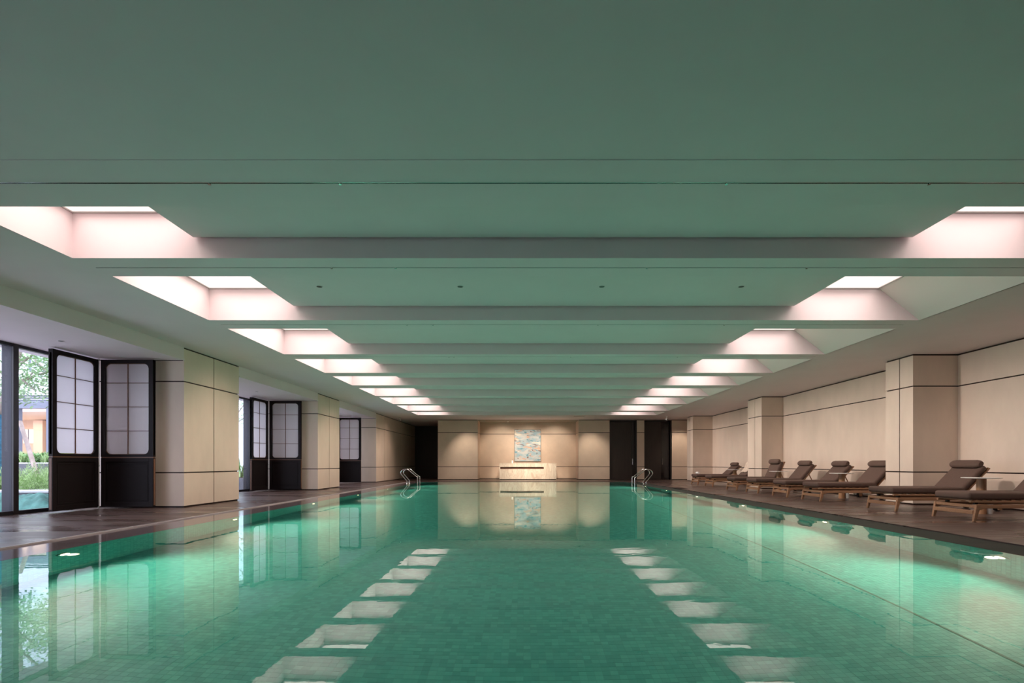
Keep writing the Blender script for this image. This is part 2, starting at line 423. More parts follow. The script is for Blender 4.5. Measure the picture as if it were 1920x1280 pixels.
# tall dark doors at the far end
def door(n, x0, x1, split, glass):
    d = empty('door_%d'%n, (0,0,0)); d['kind'] = 'structure'
    q = MB(); q.box(x0, x0+.05, YB+.18, YB+.3, 0, ZC-.03); q.box(x1-.06, x1, YB+.05, YB+.3, 0, ZC-.03); q.box(x0+.05, x1-.06, YB+.18, YB+.3, ZC-.09, ZC-.03)
    q.build('door_frame', MATS['groove2'], d)
    q = MB(); q.box(x0+.055, split-.004, YB+.2, YB+.25, .01, ZC-.1); lf = q.build('door_leaf', darkwood, d)
    q = MB(); q.box(split+.004, x1-.065, YB+.2, YB+.25, .01, ZC-.1); q.build('glass_leaf' if glass else 'door_leaf', MATS['dark_glass'] if glass else darkwood, d)
    q = MB(); q.tube([(split+.05, YB+.16, .75),(split+.05, YB+.16, 1.05)], .01, 10); q.bar((split+.05,YB+.16,.78),(split+.05,YB+.2,.78),.012,.012); q.bar((split+.05,YB+.16,1.02),(split+.05,YB+.2,1.02),.012,.012)
    q.build('door_handle', chrome, lf)
mat('dark_glass', (.006,.005,.006), .08)
door(1, 4.25, 5.60, 5.36, False); door(2, 5.96, 7.32, 6.84, True)
# thin dark reveal where ceiling meets the far recess
MBt = MB(); MBt.box(-2.25, 2.71, YB, YR, ZC-.03, ZC-.001); struct(MBt.build('trim_1', mat('recess_soffit', (.35,.28,.22), .6)))
for k,(a,b,x) in enumerate(((YN,22.7,0),)): pass

# ------------------------------------------------------------------ pool
pool = empty('swimming_pool', (0,0,0), 0, 'long rectangular pool of still green water lined with teal mosaic', 'pool')
PD = 1.32; WZ = -.012
q = MB()
for x0,x1,y0,y1 in ((PLX0-.2,PLX0,PLY0-.2,PLY1+.2),(PLX1,PLX1+.2,PLY0-.2,PLY1+.2),(PLX0,PLX1,PLY0-.2,PLY0),(PLX0,PLX1,PLY1,PLY1+.2)):
    q.box(x0,x1,y0,y1,-PD-.1,-.03)
q.box(PLX0,PLX1,PLY0,PLY1,-PD-.1,-PD)
q.build('basin', grout, pool)
q = MB(); q.quad((PLX0,PLY0,WZ),(PLX1,PLY0,WZ),(PLX1,PLY1,WZ),(PLX0,PLY1,WZ)); wo = q.build('water', waterm, pool)
if wo.data.polygons[0].normal.z < 0: wo.data.flip_normals()
wo.data.update(); wo.cycles.is_caustics_caster = True
# mosaic as real raised tiles
TS = .05; GR = .0010
def tile_field(name, origin, du, dv, nrm, nu, nv, skip=None):
    o = np.array(origin); du = np.array(du,float); dv = np.array(dv,float); nr = np.array(nrm,float)
    iu, iv = np.meshgrid(np.arange(nu), np.arange(nv), indexing='ij'); iu = iu.ravel(); iv = iv.ravel()
    if skip is not None:
        k = ~((iu>=skip[0])&(iu<skip[1])&(iv>=skip[2])&(iv<skip[3])); iu = iu[k]; iv = iv[k]
    n = len(iu)
    base = o + iu[:,None]*du*TS + iv[:,None]*dv*TS
    cs = []
    for h in (0, .0018):
        for a, b in ((GR,GR),(TS-GR,GR),(TS-GR,TS-GR),(GR,TS-GR)):
            cs.append(base + du*a + dv*b + nr*h)
    v = np.stack(cs, 1).reshape(-1,3)
    quads = np.array([(4,5,6,7),(0,1,5,4),(1,2,6,5),(2,3,7,6),(3,0,4,7)])
    f = (np.arange(n)[:,None,None]*8 + quads[None]).reshape(-1)
    me = bpy.data.meshes.new(name); nf = n*5
    me.vertices.add(n*8); me.vertices.foreach_set('co', v.ravel().astype(np.float32))
    me.loops.add(nf*4); me.loops.foreach_set('vertex_index', f.astype(np.int32))
    me.polygons.add(nf); me.polygons.foreach_set('loop_start', np.arange(0,nf*4,4,dtype=np.int32)); 
    me.update(calc_edges=True); me.validate(); me.polygons.foreach_set('use_smooth', np.zeros(len(me.polygons),dtype=bool)); me.materials.append(tilem)
    ob = bpy.data.objects.new(name, me); link(ob, pool); ob['kind'] = 'stuff'; ob.cycles.is_caustics_receiver = True; return ob
NX, NY = 184, 427; OX, OY = -4.45, 2.05
OX = round(OX/TS)*TS; OY = round(OY/TS)*TS
BU0, BU1, BV0, BV1 = 79, 99, 20, 35
tile_field('floor_tiles', (OX,OY,-PD), (1,0,0), (0,1,0), (0,0,1), 178, 426, (BU0,BU1,BV0,BV1))
tile_field('wall_tiles', (PLX0,OY,-.05-25*TS), (0,1,0), (0,0,1), (1,0,0), 426, 25)
tile_field('wall_tiles', (PLX1,OY,-.05-25*TS), (0,1,0), (0,0,1), (-1,0,0), 426, 25)
tile_field('wall_tiles', (OX,PLY1,-.05-25*TS), (1,0,0), (0,0,1), (0,-1,0), 178, 25)
q = MB(); q.box(GR, TS-GR, GR, TS-GR, 0, .0018); t0 = q.build('tile', tilem, pool); t0.cycles.is_caustics_receiver = True; t0.location = (OX+BU0*TS, OY+BV0*TS, -PD)
for i in range(BU0, BU1):
    for j in range(BV0, BV1):
        if (i,j) == (BU0,BV0): continue
        t = t0.copy(); COL.objects.link(t); t.location = (OX+i*TS, OY+j*TS, -PD)
q = MB(); q.box(2.98,3.0,PLY0,PLY1,-PD,-PD+.006); q.build('floor_joint', mat('joint_dark', (.03,.18,.14), .6), pool)
dr = mat('drain_cover', (.13,.46,.40), .4)
for x,y in ((1.5,3.12),(1.5,13)):
    q = MB(); q.tube([(x,y,-PD),(x,y,-PD+.012)], [.12,.11], 32); d_ = q.build('drain', dr, pool, True)
    q = MB()
    for k in range(6): q.box(x-.06,x+.06,y-.08+k*.03,y-.07+k*.03,-PD+.012,-PD+.014)
    q.build('drain_grille', MATS['joint_dark'], d_)
# coping: wet, just under the overflowing water, slabs with fine joints
cz = -.014
def cope(x0,x1,y0,y1,m=None): 
    q = MB(); q.box(x0,x1,y0,y1,-.12,cz); return q.build('coping_slab', m or coping, pool)
y = PLY0
while y < PLY1-.1:
    y2 = min(PLY1, y+1.783)
    cope(-5.048, PLX0-.002, y+.0015, y2-.0015); cope(PLX1+.002, 5.0, y+.0015, y2-.0015, gutterm); y = y2
x = -5.035
while x < 4.9:
    x2 = min(5.0, x+1.67); cope(x+.0015,x2-.0015,1.66,PLY0-.002); cope(x+.0015,x2-.0015,PLY1+.002,23.75); x = x2
q = MB(); q.box(-5.07,-5.048,1.66,23.75,-.1,.002); q.build('coping_edge', copedge, pool)
q = MB(); q.box(-5.035,5.0,1.655,1.675,-.1,.002); q.build('coping_edge', copedge, pool)

# underwater lamps
lampord = ['nearest','second nearest','third nearest','third farthest','second farthest','farthest']
def pool_lamp(x, y, sgn, lab, grp, w, rz=0):
    e = empty('underwater_light', (x, y, -.36), rz, lab, 'pool light', grp)
    q = MB(); q.tube([(0,0,0),(sgn*.02,0,0)], [.085,.075], 24); q.build('bezel', chrome, e, True)
    q = MB(); q.tube([(sgn*.021,0,0),(sgn*.028,0,0)], [.055,.045], 20); q.build('lens', lamp_glass, e, True)
    L = bpy.data.lights.new('lamp', 'SPOT'); L.energy = w; L.color = (1,.90,.64); L.spot_size = math.radians(150); L.spot_blend = .8; L.shadow_soft_size = .05
    o = bpy.data.objects.new('lamp', L); o.location = (sgn*.1,0,0); link(o, e)
    o.rotation_euler = (0, math.radians(-68 if sgn < 0 else 68)*-1, 0)
    # default spot looks down -Z; swing it towards the pool middle
    d = Vector((sgn*.75, 0, -.22)); o.rotation_euler = d.to_track_quat('-Z','Y').to_euler()
for k, y in enumerate((4.99,7.89,10.82,13.68,16.6,19.5)):
    pool_lamp(PLX1-.004, y, -1, f'glowing round underwater lamp in the right pool wall, {lampord[k]} to the camera', 'underwater lamps of the right wall', POOL_W)
for k, y in enumerate((5.16,8.2,11.27,14.3,17.4,20.5)):
    pool_lamp(PLX0+.004, y, 1, f'glowing round underwater lamp in the left pool wall, {lampord[k]} to the camera', 'underwater lamps of the left wall', POOL_WL)

# handrails
def rail(name_y, sgn, xw, xd, lab):
    e = empty('pool_ladder', (0, name_y, 0), 0, lab, 'ladder', 'pool ladders')
    for dy in (-.25, .25):
        pts = []
        ctrl = [(xd,-.02),(xd,.10),(xd+sgn*.215,.35),(xd+sgn*.245,.43),(xd+sgn*.20,.52),(xd+sgn*.11,.565),(xd-sgn*.05,.56),(xw+sgn*.04,.27),(xw,.20),(xw,-.95)]
        P = [Vector((c_[0], dy, c_[1])) for c_ in ctrl]
        # Catmull-Rom, tight
        out = []
        for i in range(len(P)-1):
            p0 = P[max(0,i-1)]; p1 = P[i]; p2 = P[i+1]; p3 = P[min(len(P)-1,i+2)]
            for s_ in range(5):
                t = s_/5; m1 = (p2-p0)*.28; m2 = (p3-p1)*.28
                if (p2-p1).length > .3: m1 = (p2-p1)*.5; m2 = (p2-p1)*.5
                h00 = 2*t**3-3*t**2+1; h10 = t**3-2*t**2+t; h01 = -2*t**3+3*t**2; h11 = t**3-t**2
                out.append(p1*h00+m1*h10+p2*h01+m2*h11)
        out.append(P[-1])
        q = MB(); q.tube(out, .018, 12); q.build('handrail', chrome, e, True)
        q = MB(); q.cyl((xd,dy), .045, -.014, 0, 20, .035); q.build('flange', chrome, e, True)
    for z in (-.3,-.6,-.88):
        q = MB(); q.box(xw-.05, xw+.05, -.25, .25, z-.015, z+.015); q.build('tread', chrome, e, bevel=.008)
rail(22.0, -1, -4.32, -4.76, 'curved steel handrails of the pool ladder at the far left corner')
rail(21.0, 1, 4.33, 4.78, 'curved steel handrails of the pool ladder at the far right corner')

# floor drains
for k, (x, y, lab) in enumerate(((5.08,17.4,'small dark floor grille in the deck near the far right corner of the pool'),)):
    e = empty('floor_drain', (x,y,0), 0, lab, 'drain')
    q = MB(); q.box(-.14,.14,-.5,.5,0,.004); q.build('tray', MATS['groove2'], e)
    q = MB()
    for j in range(9): q.box(-.13,.13,-.47+j*.11,-.42+j*.11,.004,.008)
    q.build('grille', groove, e)

# ------------------------------------------------------------------ folding screens
def rounded_frame(w, z0, z1, st, tr, oz0, oz1, r, th):
    """flat ring in local x (0..w), z, thickness th in y (centred)"""
    ix0, ix1 = st, w-st
    inner = []; outer = []
    n = 7
    for (cx, cz_, a0, oc) in ((ix1-r, oz0+r, -PI/2, (w,z0)), (ix1-r, oz1-r, 0, (w,z1)), (ix0+r, oz1-r, PI/2, (0,z1)), (ix0+r, oz0+r, PI, (0,z0))):
        for k in range(n+1):
            a = a0 + PI/2*k/n
            inner.append((cx+r*math.cos(a), cz_+r*math.sin(a))); outer.append(oc)
    m = MB(); N_ = len(inner)
    idx_i = []; idx_o = []
    for yy in (-th/2, th/2):
        b = len(m.v); m.v += [(p[0],yy,p[1]) for p in inner]; idx_i.append(list(range(b,b+N_)))
        b = len(m.v); m.v += [(w,yy,z0),(w,yy,z1),(0,yy,z1),(0,yy,z0)]; idx_o.append([b+{(w,z0):0,(w,z1):1,(0,z1):2,(0,z0):3}[p] for p in outer])
    for s_ in (0,1):
        for k in range(N_):
            k2 = (k+1)%N_; a, b_, c_, d_ = idx_i[s_][k], idx_i[s_][k2], idx_o[s_][k2], idx_o[s_][k]
            m.f.append((a,b_,c_) if c_ == d_ else (a,b_,c_,d_))
    for k in range(N_):
        k2 = (k+1)%N_
        m.f.append((idx_i[0][k],idx_i[0][k2],idx_i[1][k2],idx_i[1][k]))
        if idx_o[0][k] != idx_o[0][k2]: m.f.append((idx_o[0][k],idx_o[0][k2],idx_o[1][k2],idx_o[1][k]))
    return m
LW = .945
def leaf(parent, loc, rz):
    e = bpy.data.objects.new('leaf', None); link(e, parent); e.location = loc; e.rotation_euler = (0,0,rz)
    zt = ZS-.03
    rounded_frame(LW, .935, zt, .08, .07, .975, zt-.065, .10, .07).build('frame', screenm, e)
    rounded_frame(LW, .97, zt-.06, .079, .07, .985, zt-.075, .095, .035).build('inner_lip', screenbrown, e)
    zs = [.985, 1.404, 1.838, 2.272, zt-.07]
    q = MB(); q.box(LW/2-.007, LW/2+.007, -.014, .014, .98, zt-.068)
    q.build('lattice_bar', screenbrown, e)
    for z in zs[1:4]:
        q = MB(); q.box(.085, LW-.085, -.012, .012, z-.005, z+.005); q.build('lattice_bar', screenbrown, e)
    for i in range(4):
        for xa, xb in ((.082, LW/2-.007), (LW/2+.007, LW-.082)):
            q = MB(); q.box(xa, xb, -.004, .004, zs[i]+.005, zs[i+1]-.005); q.build('glass_pane', frosted, e)
    # lower solid panel with raised moulding
    q = MB(); q.box(0, .075, -.035,.035,.03,.915); q.box(LW-.075, LW, -.035,.035,.03,.915); q.box(.075,LW-.075,-.035,.035,.03,.115); q.box(.075,LW-.075,-.035,.035,.84,.915)
    q.build('lower_frame', screenm, e, bevel=.004)
    q = MB(); q.box(.075, LW-.075, -.018,.018,.115,.84); q.build('lower_panel', screenm, e)
    q = MB()
    for (a,b,c_,d_) in ((.10,LW-.10,.14,.155),(.10,LW-.10,.80,.815),(.10,.115,.155,.80),(LW-.115,LW-.10,.155,.80)): q.box(a,b,-.026,.026,c_,d_)
    q.build('moulding', screenm, e, bevel=.003)
    q = MB(); q.box(0.005,LW-.005,-.03,.03,.915,.935); q.build('waist_rail', screenbrown, e)
    q = MB(); q.box(-.004,0,-.02,.02,.06,.90); q.box(LW,LW+.004,-.02,.02,.06,.90); q.build('edge_strip', screenbrown, e)
    return e
for k, (hy, xr, lab) in enumerate(((9.68,-7.68,'black two-leaf folding screen with frosted panes by the nearest window'),
                    (16.08,-7.68,'black two-leaf folding screen with frosted panes before the second pier'),
                    (22.0,-7.68,'black folding screen with frosted panes farthest down the left side'))):
    s_ = empty('folding_screen', (xr, hy, 0), 0, lab, 'screen', 'folding screens')
    leaf(s_, (.035,0,0), 0)
    leaf(s_, (-.035, -.035, 0), -PI/2)
    q = MB(); q.tube([(.035,-.075,.03),(.035,-.075,ZS-.02)], .008, 8); rr = q.build('pivot_rod', rodm, s_, True)
    for z in (.03, .78, ZS-.03):
        q = MB(); q.tube([(.035,-.075,z-.02),(.035,-.075,z-.01),(.035,-.075,z+.01),(.035,-.075,z+.02)], [.008,.02,.02,.008] if z != .78 else [.008,.011,.011,.008], 10); q.build('rod_ferrule', rodm, rr, True)

# ------------------------------------------------------------------ loungers
def soft_box(x0,x1,y0,y1,z0,z1,name,m,parent,r=.04,seg=4):
    q = MB(); q.box(x0,x1,y0,y1,z0,z1); o = q.build(name, m, parent, smooth=False)
    b = o.modifiers.new('bevel','BEVEL'); b.width = r; b.segments = seg
    for p in o.data.polygons: p.use_smooth = True
    return o
def make_lounger(ang=46):
    L_ = empty('sun_lounger', (0,0,0))
    hw = .37; cw_ = .325
    for s_ in (-1,1):
        y = s_*hw
        q = MB()       # front leg: raked, tapering, widening into the rail
        q.hexa([(-.022,y-.018,0),(.016,y-.018,0),(.016,y+.018,0),(-.022,y+.018,0)], [(.02,y-.022,.235),(.085,y-.022,.235),(.085,y+.022,.235),(.02,y+.022,.235)])
        q.build('leg', teak, L_, bevel=.006)
        q = MB(); q.box(.015, 1.86, y-.02, y+.02, .185, .235); q.build('side_rail', teak, L_, bevel=.005)
        q = MB(); q.hexa([(.07,y-.018,.165),(.085,y-.018,.165),(.085,y+.018,.165),(.07,y+.018,.165)],[(.07,y-.018,.19),(.14,y-.018,.19),(.14,y+.018,.19),(.07,y+.018,.19)])
        q.build('corner_gusset', teak, L_)
        q = MB(); q.hexa([(1.74,y-.018,.02),(1.79,y-.018,.02),(1.79,y+.018,.02),(1.74,y+.018,.02)], [(1.70,y-.02,.19),(1.78,y-.02,.19),(1.78,y+.02,.19),(1.70,y+.02,.19)])
        q.build('leg', teak, L_, bevel=.005)
        q = MB(); q.tube([(1.765,y-s_*.03,.065),(1.765,y-s_*.075,.065)], .065, 24); w = q.build('wheel', rubber, L_, True)
        q = MB(); q.tube([(1.765,y-s_*.02,.065),(1.765,y-s_*.08,.065)], .02, 12); q.build('hub', teak, w, True)
        q = MB(); q.box(-.0, 1.24, s_*(cw_-.03)-.018, s_*(cw_-.03)+.018, .262, .288); q.build('bed_rail', teak, L_, bevel=.004)
        q = MB(); q.box(.10,.14, s_*.25-.02, s_*.25+.02, .235,.262); q.build('bed_block', rubber, L_)
    q = MB(); q.box(-.008,.022, -hw+.018, hw-.018, .10, .155); q.build('stretcher', teak, L_, bevel=.004)
    q = MB(); q.box(.02,.06, -hw+.02, hw-.02, .19, .232); q.build('end_rail', teak, L_, bevel=.004)
    q = MB(); q.box(1.80,1.84, -hw+.02, hw-.02, .19, .232); q.build('end_rail', teak, L_, bevel=.004)
    for k in range(9):
        q = MB(); q.box(.03+k*.138, .09+k*.138, -cw_+.02, cw_-.02, .288, .30); q.build('slat', teak, L_)
    soft_box(-.03, 1.25, -cw_, cw_, .302, .405, 'seat_cushion', cushm, L_, .035)
    # backrest assembly, tilted about the hinge
    B = bpy.data.objects.new('backrest', None); link(B, L_); B.location = (1.21,0,.30); B.rotation_euler = (0, -math.radians(ang), 0)
    for s_ in (-1,1):
        q = MB(); q.box(.0, .62, s_*.29-.018, s_*.29+.018, -.028, -.002); q.build('back_rail', teak, B, bevel=.004)
    for k in range(5):
        q = MB(); q.box(.06+k*.125,.11+k*.125,-.29,.29,-.002,.008); q.build('back_slat', teak, B)
    q = MB(); q.box(.585,.62,-.272,.272,-.028,-.002); q.build('top_rail', teak, B, bevel=.004)
    soft_box(.02, .585, -cw_, cw_, .010, .105, 'back_cushion', cushm, B, .035)
    # bolster headrest
    q = MB(); pts = []; rs = []
    n = 14
    for k in range(n+1):
        t = k/n; yy = -.315+.63*t
        edge = min(t,1-t)*n
        rs.append(.07*min(1, .62+.38*math.sqrt(min(1,edge/1.6)))); pts.append((.50, yy, .165))
    q.tube(pts, rs, 20); hr = q.build('headrest', cushm, B, True)
    hr.scale = (1.12,1,.88)
    q = MB(); q.box(.585,.592,-.05,.05,.03,.14); q.build('headrest_strap', cushm, B)
    a = math.radians(ang); px = 1.21+.34*math.cos(a); pz = .30+.34*math.sin(a)
    for s_ in (-1,1):
        q = MB(); q.bar((px,s_*.25,pz-.02),(1.21+.34*math.cos(a)+.16,s_*.25,.225),.022,.014,(0,1,0)); q.build('prop', teak, L_)
        q = MB(); q.tube([(px+.02,s_*.23,pz-.03),(px+.02,s_*.27,pz-.03)],.014,10); q.build('hinge_bolt', rubber, L_, True)
    return L_
FX = 6.32
LN = [ (7.85, FX, 46, 'taupe-cushioned teak sun lounger at the right picture edge, nearest the camera'),
       (9.42, FX, 46, 'taupe-cushioned teak sun lounger in front of the nearest right column'),
       (11.72, FX, 47, 'taupe-cushioned teak sun lounger just beyond the nearest right column'),
       (13.15, FX, 47, 'taupe-cushioned teak sun lounger, fourth from the camera'),
       (14.75, FX, 50, 'taupe-cushioned teak sun lounger, fifth from the camera'),
       (16.2, FX, 66, 'taupe-cushioned teak sun lounger with its back raised steepest, before the middle column'),
       (18.85, 6.55, 44, 'teak sun lounger with a beige towel on its back, beyond the middle column'),
       (20.5, 6.58, 42, 'taupe-cushioned teak sun lounger farthest from the camera')]
protos = {}
for y, fx, ang, lab in LN:
    if ang not in protos: o = make_lounger(ang); protos[ang] = o
    else: o = copy_tree(protos[ang])
    o.location = (fx, y, 0); tag(o, lab, 'sun lounger', 'sun loungers along the right wall')

# side tables
def make_table():
    e = empty('side_table', (0,0,0))
    q = MB(); q.cyl((0,0), .066, 0, .572, 28); q.build('pedestal', teakv, e, True)
    q = MB(); q.tube([(.0,0,.572),(0,0,.58),(0,0,.588)], [.20,.262,.262], 48); q.build('table_top', tabletop, e, True)
    q = MB(); q.cyl((.118,-.01), .042, 0, .32, 20); q.build('white_post', whitem, e, True)
    return e
T0 = None
for x, y, lab in ((7.40,8.62,'round white-topped side table between the two nearest loungers'),
                  (7.42,12.43,'round white-topped side table between the third and fourth loungers'),
                  (7.40,15.45,'round white-topped side table before the steeply raised lounger'),
                  (7.72,19.5,'round white-topped side table between the two farthest loungers')):
    if T0 is None: T0 = make_table(); o = T0
    else: o = copy_tree(T0)
    o.location = (x,y,0); tag(o, lab, 'side table', 'round side tables between the loungers')

# towels
def cloth(name, m, pts_fn, nu, nv, th, loc, lab, cat):
    q = MB()
    for i in range(nu+1):
        for j in range(nv+1): q.v.append(pts_fn(i/nu, j/nv))
    for i in range(nu):
        for j in range(nv):
            a = i*(nv+1)+j; q.f.append((a,a+1,a+nv+2,a+nv+1))
    o = q.build(name, m, None, True); o.location = loc
    s_ = o.modifiers.new('solid','SOLIDIFY'); s_.thickness = th; s_.offset = 1
    return tag(o, lab, cat)
a7 = math.radians(44)
def towel_fn(u, v):   # lies over the back cushion of the seventh lounger and down behind
    y = -.27+.54*v + .02*math.sin(u*9)
    bump = .012*math.sin(v*14+u*5)+.010*math.sin(u*17+v*3)
    if u < .75:
        s_ = .16+u/.75*.42; n = .125+bump+.10*min(1,max(0,(s_-.34)/.12))
    else:
        s_ = .66; n = .225-(u-.75)/.25*.25+bump*.5
        s_ = .58+.02*math.sin((u-.75)/.25*PI)
    return (s_*math.cos(a7)-n*math.sin(a7), y, s_*math.sin(a7)+n*math.cos(a7))
cloth('towel', towel, towel_fn, 30, 16, .008, (6.55+1.21, 18.85, .30), 'crumpled beige towel draped over a lounger back beyond the middle column', 'towel')
q = MB(); q.tube([(0,-.12,0),(0,-.115,0),(0,.115,0),(0,.12,0)], [.03,.042,.042,.03], 16); o = q.build('rolled_towel', towelw, None, True); o.location = (6.72,20.6,.443)
tag(o, 'small rolled white towel on the foot of the farthest lounger', 'towel')

# ------------------------------------------------------------------ desk end
def marble():
    m = bpy.data.materials.new('cream_marble'); m.use_nodes = True
    N, L = nodes(m); b = N['Principled BSDF']; b.inputs['Roughness'].default_value = .25
    tc = N.new('ShaderNodeTexCoord'); mp = N.new('ShaderNodeMapping'); mp.inputs['Rotation'].default_value = (0, math.radians(-42), 0); mp.inputs['Scale'].default_value = (2.6,1,.7)
    n = N.new('ShaderNodeTexNoise'); n.inputs['Scale'].default_value = 2.4; n.inputs['Detail'].default_value = 7; n.inputs['Distortion'].default_value = 1.2
    L.new(tc.outputs['Object'], mp.inputs[0]); L.new(mp.outputs[0], n.inputs['Vector'])
    r = N.new('ShaderNodeValToRGB'); e = r.color_ramp.elements
    e[0].position = .34; e[0].color = (.70,.57,.46,1); e[1].position = .7; e[1].color = (.90,.80,.68,1)
    k = e.new(.47); k.color = (.88,.78,.66,1); k = e.new(.52); k.color = (.76,.63,.52,1); k = e.new(.56); k.color = (.90,.80,.68,1)
    L.new(n.outputs['Fac'], r.inputs[0]); L.new(r.outputs[0], b.inputs['Base Color']); return m
mar = marble()
desk = empty('reception_desk', (.22, 26.42, 0), 0, 'low pale veined marble reception desk at the far end of the pool', 'desk')
hx = 1.41
q = MB(); q.box(-hx,hx,0,.7,.03,.53); q.box(-hx,hx,.08,.7,.53,.63); q.box(.79,hx,0,.08,.53,.63); q.box(-hx,-hx+.04,0,.08,.53,.63); q.build('body', mar, desk)
q = MB(); q.box(-hx+.04,.79,.06,.08,.531,.629); q.build('recessed_slot', mat('slot_brown', (.12,.045,.028), .5), desk)
q = MB(); q.box(-hx,hx,0,.7,.63,.80); q.build('upper_band', mar, desk)
q = MB(); q.box(-hx-.01,hx+.01,-.01,.71,.80,.82); q.build('counter_top', mar, desk, bevel=.003)
q = MB(); q.box(-hx+.03,hx-.03,.03,.67,0,.03); q.build('plinth', groove, desk)
e = empty('soap_dispenser', (-.56, 26.75, .82), 0, 'tiny white dispenser standing on the left of the marble desk', 'dispenser')
q = MB(); q.cyl((0,0), .035, 0, .14, 16); q.build('bottle', whitem, e, True)
q = MB(); q.tube([(0,0,.14),(0,0,.19),(-.04,0,.19)], .006, 8); q.build('pump', chrome, e, True)
def art():
    m = bpy.data.materials.new('abstract_paint'); m.use_nodes = True
    N, L = nodes(m); b = N['Principled BSDF']; b.inputs['Roughness'].default_value = .6
    tc = N.new('ShaderNodeTexCoord')
    def nz(scale, st, seed):
        mp = N.new('ShaderNodeMapping'); mp.inputs['Scale'].default_value = st; mp.inputs['Location'].default_value = (seed,seed,seed)
        L.new(tc.outputs['Object'], mp.inputs[0]); n = N.new('ShaderNodeTexNoise'); n.inputs['Scale'].default_value = scale; n.inputs['Detail'].default_value = 3; n.inputs['Distortion'].default_value = .6
        L.new(mp.outputs[0], n.inputs['Vector']); return n
    def ramp(n, a, b_):
        r = N.new('ShaderNodeMapRange'); r.inputs['From Min'].default_value = a; r.inputs['From Max'].default_value = b_; L.new(n.outputs['Fac'], r.inputs[0]); return r
    def mix(f, c1, c2):
        x = N.new('ShaderNodeMix'); x.data_type = 'RGBA'; L.new(f.outputs[0], x.inputs[0])
        if isinstance(c1, tuple): x.inputs[6].default_value = c1
        else: L.new(c1.outputs[2], x.inputs[6])
        x.inputs[7].default_value = c2; return x
    a = mix(ramp(nz(2.0,(1,1,2.2),3), .4,.6), (.60,.62,.64,1), (.34,.50,.60,1))
    a = mix(ramp(nz(3.2,(1,1,1.6),11), .58,.64), a, (.16,.36,.48,1))
    a = mix(ramp(nz(3.0,(.8,1,2.2),27), .57,.63), a, (.68,.46,.36,1))
    a = mix(ramp(nz(3.4,(.8,1,3.0),41), .62,.66), a, (.22,.12,.12,1))
    a = mix(ramp(nz(2.2,(.7,1,2.6),57), .58,.68), a, (.85,.80,.72,1))
    L.new(a.outputs[2], b.inputs['Base Color']); return m
e = empty('painting', (.215, YR-.001, 0), 0, 'tall abstract painting in pale blue, white and orange behind the marble desk', 'painting')
q = MB(); q.box(-.67,.67,-.045,-.02,.93,2.54); q.build('canvas', art(), e)
q = MB()
for a,b,c_,d_ in ((-.69,-.67,.91,2.56),(.67,.69,.91,2.56),(-.67,.67,.91,.93),(-.67,.67,2.54,2.56)): q.box(a,b,-.05,0,c_,d_)
q.build('frame', mat('thin_grey_frame', (.30,.30,.28), .4), e)

# security cameras
for (x,y,rot,lab) in ((-5.75,24.8,0,'small white security camera hanging from the ceiling at the far left'),(6.55,24.4,0,'small white security camera hanging from the ceiling at the far right')):
    e = empty('security_camera', (x,y,ZC), 0, lab, 'camera')
    q = MB(); q.cyl((0,0), .05, -.02, 0, 16); q.build('mount', whitem, e, True)
    q = MB(); q.cyl((0,0), .014, -.11, -.02, 10); q.build('stem', whitem, e, True)
    q = MB(); q.tube([(0,-.12,-.15),(0,.08,-.12)], .04, 16); hd = q.build('body', whitem, e, True)
    q = MB(); q.tube([(0,-.13,-.1515),(0,-.12,-.15)], .026, 12); q.build('lens', rubber, hd, True)
e = empty('ceiling_vent', (2.55, 24.4, ZC), 0, 'short dark linear vent in the ceiling before the far right block', 'air vent')
q = MB(); q.box(-.25,.25,-.03,.03,-.004,.0); q.build('grille', slotm, e)
e = empty('smoke_detector', (-.8, 26.9, ZC-.03), 0, 'small round white detector on the ceiling over the desk', 'detector')
q = MB(); q.tube([(0,0,-.04),(0,0,-.02),(0,0,0)], [.03,.055,.06], 20); q.build('housing', whitem, e, True)

# ------------------------------------------------------------------ garden outside the windows
gp = mat('garden_paving', (.62,.62,.66), .7, var=.08, vscale=2)
struct(MB().box(-60,-8.6,-25,70,-.35,-.12).build('ground', gp))
struct(MB().box(-8.6,-8.3,YN,YF,-.35,0).build('trim_2', MATS['groove2']))
leafg = mat('leaf_green', (.20,.36,.13), .6, var=.45, vscale=5)
leafl = mat('leaf_light', (.36,.50,.22), .6, var=.35, vscale=4)
leafs = mat('leaf_silver', (.36,.52,.28), .6, var=.35, vscale=4)
bark = mat('bark', (.30,.24,.21), .9, var=.3, vscale=8, bump=.5, bscale=30)
wrap = mat('blue_wrap', (.05,.17,.27), .8, var=.4, vscale=7, stretch=(1,1,4), bump=.6, bscale=30)
polem = mat('pale_pole', (.52,.40,.36), .8, var=.2, vscale=5)
curbm = mat('dark_granite', (.13,.13,.15), .5, var=.2, vscale=8)
curbl = mat('pale_kerb_top', (.66,.62,.64), .6)
tarpm = mat('green_tarp', (.07,.20,.17), .75, var=.4, vscale=5, bump=.5, bscale=40)
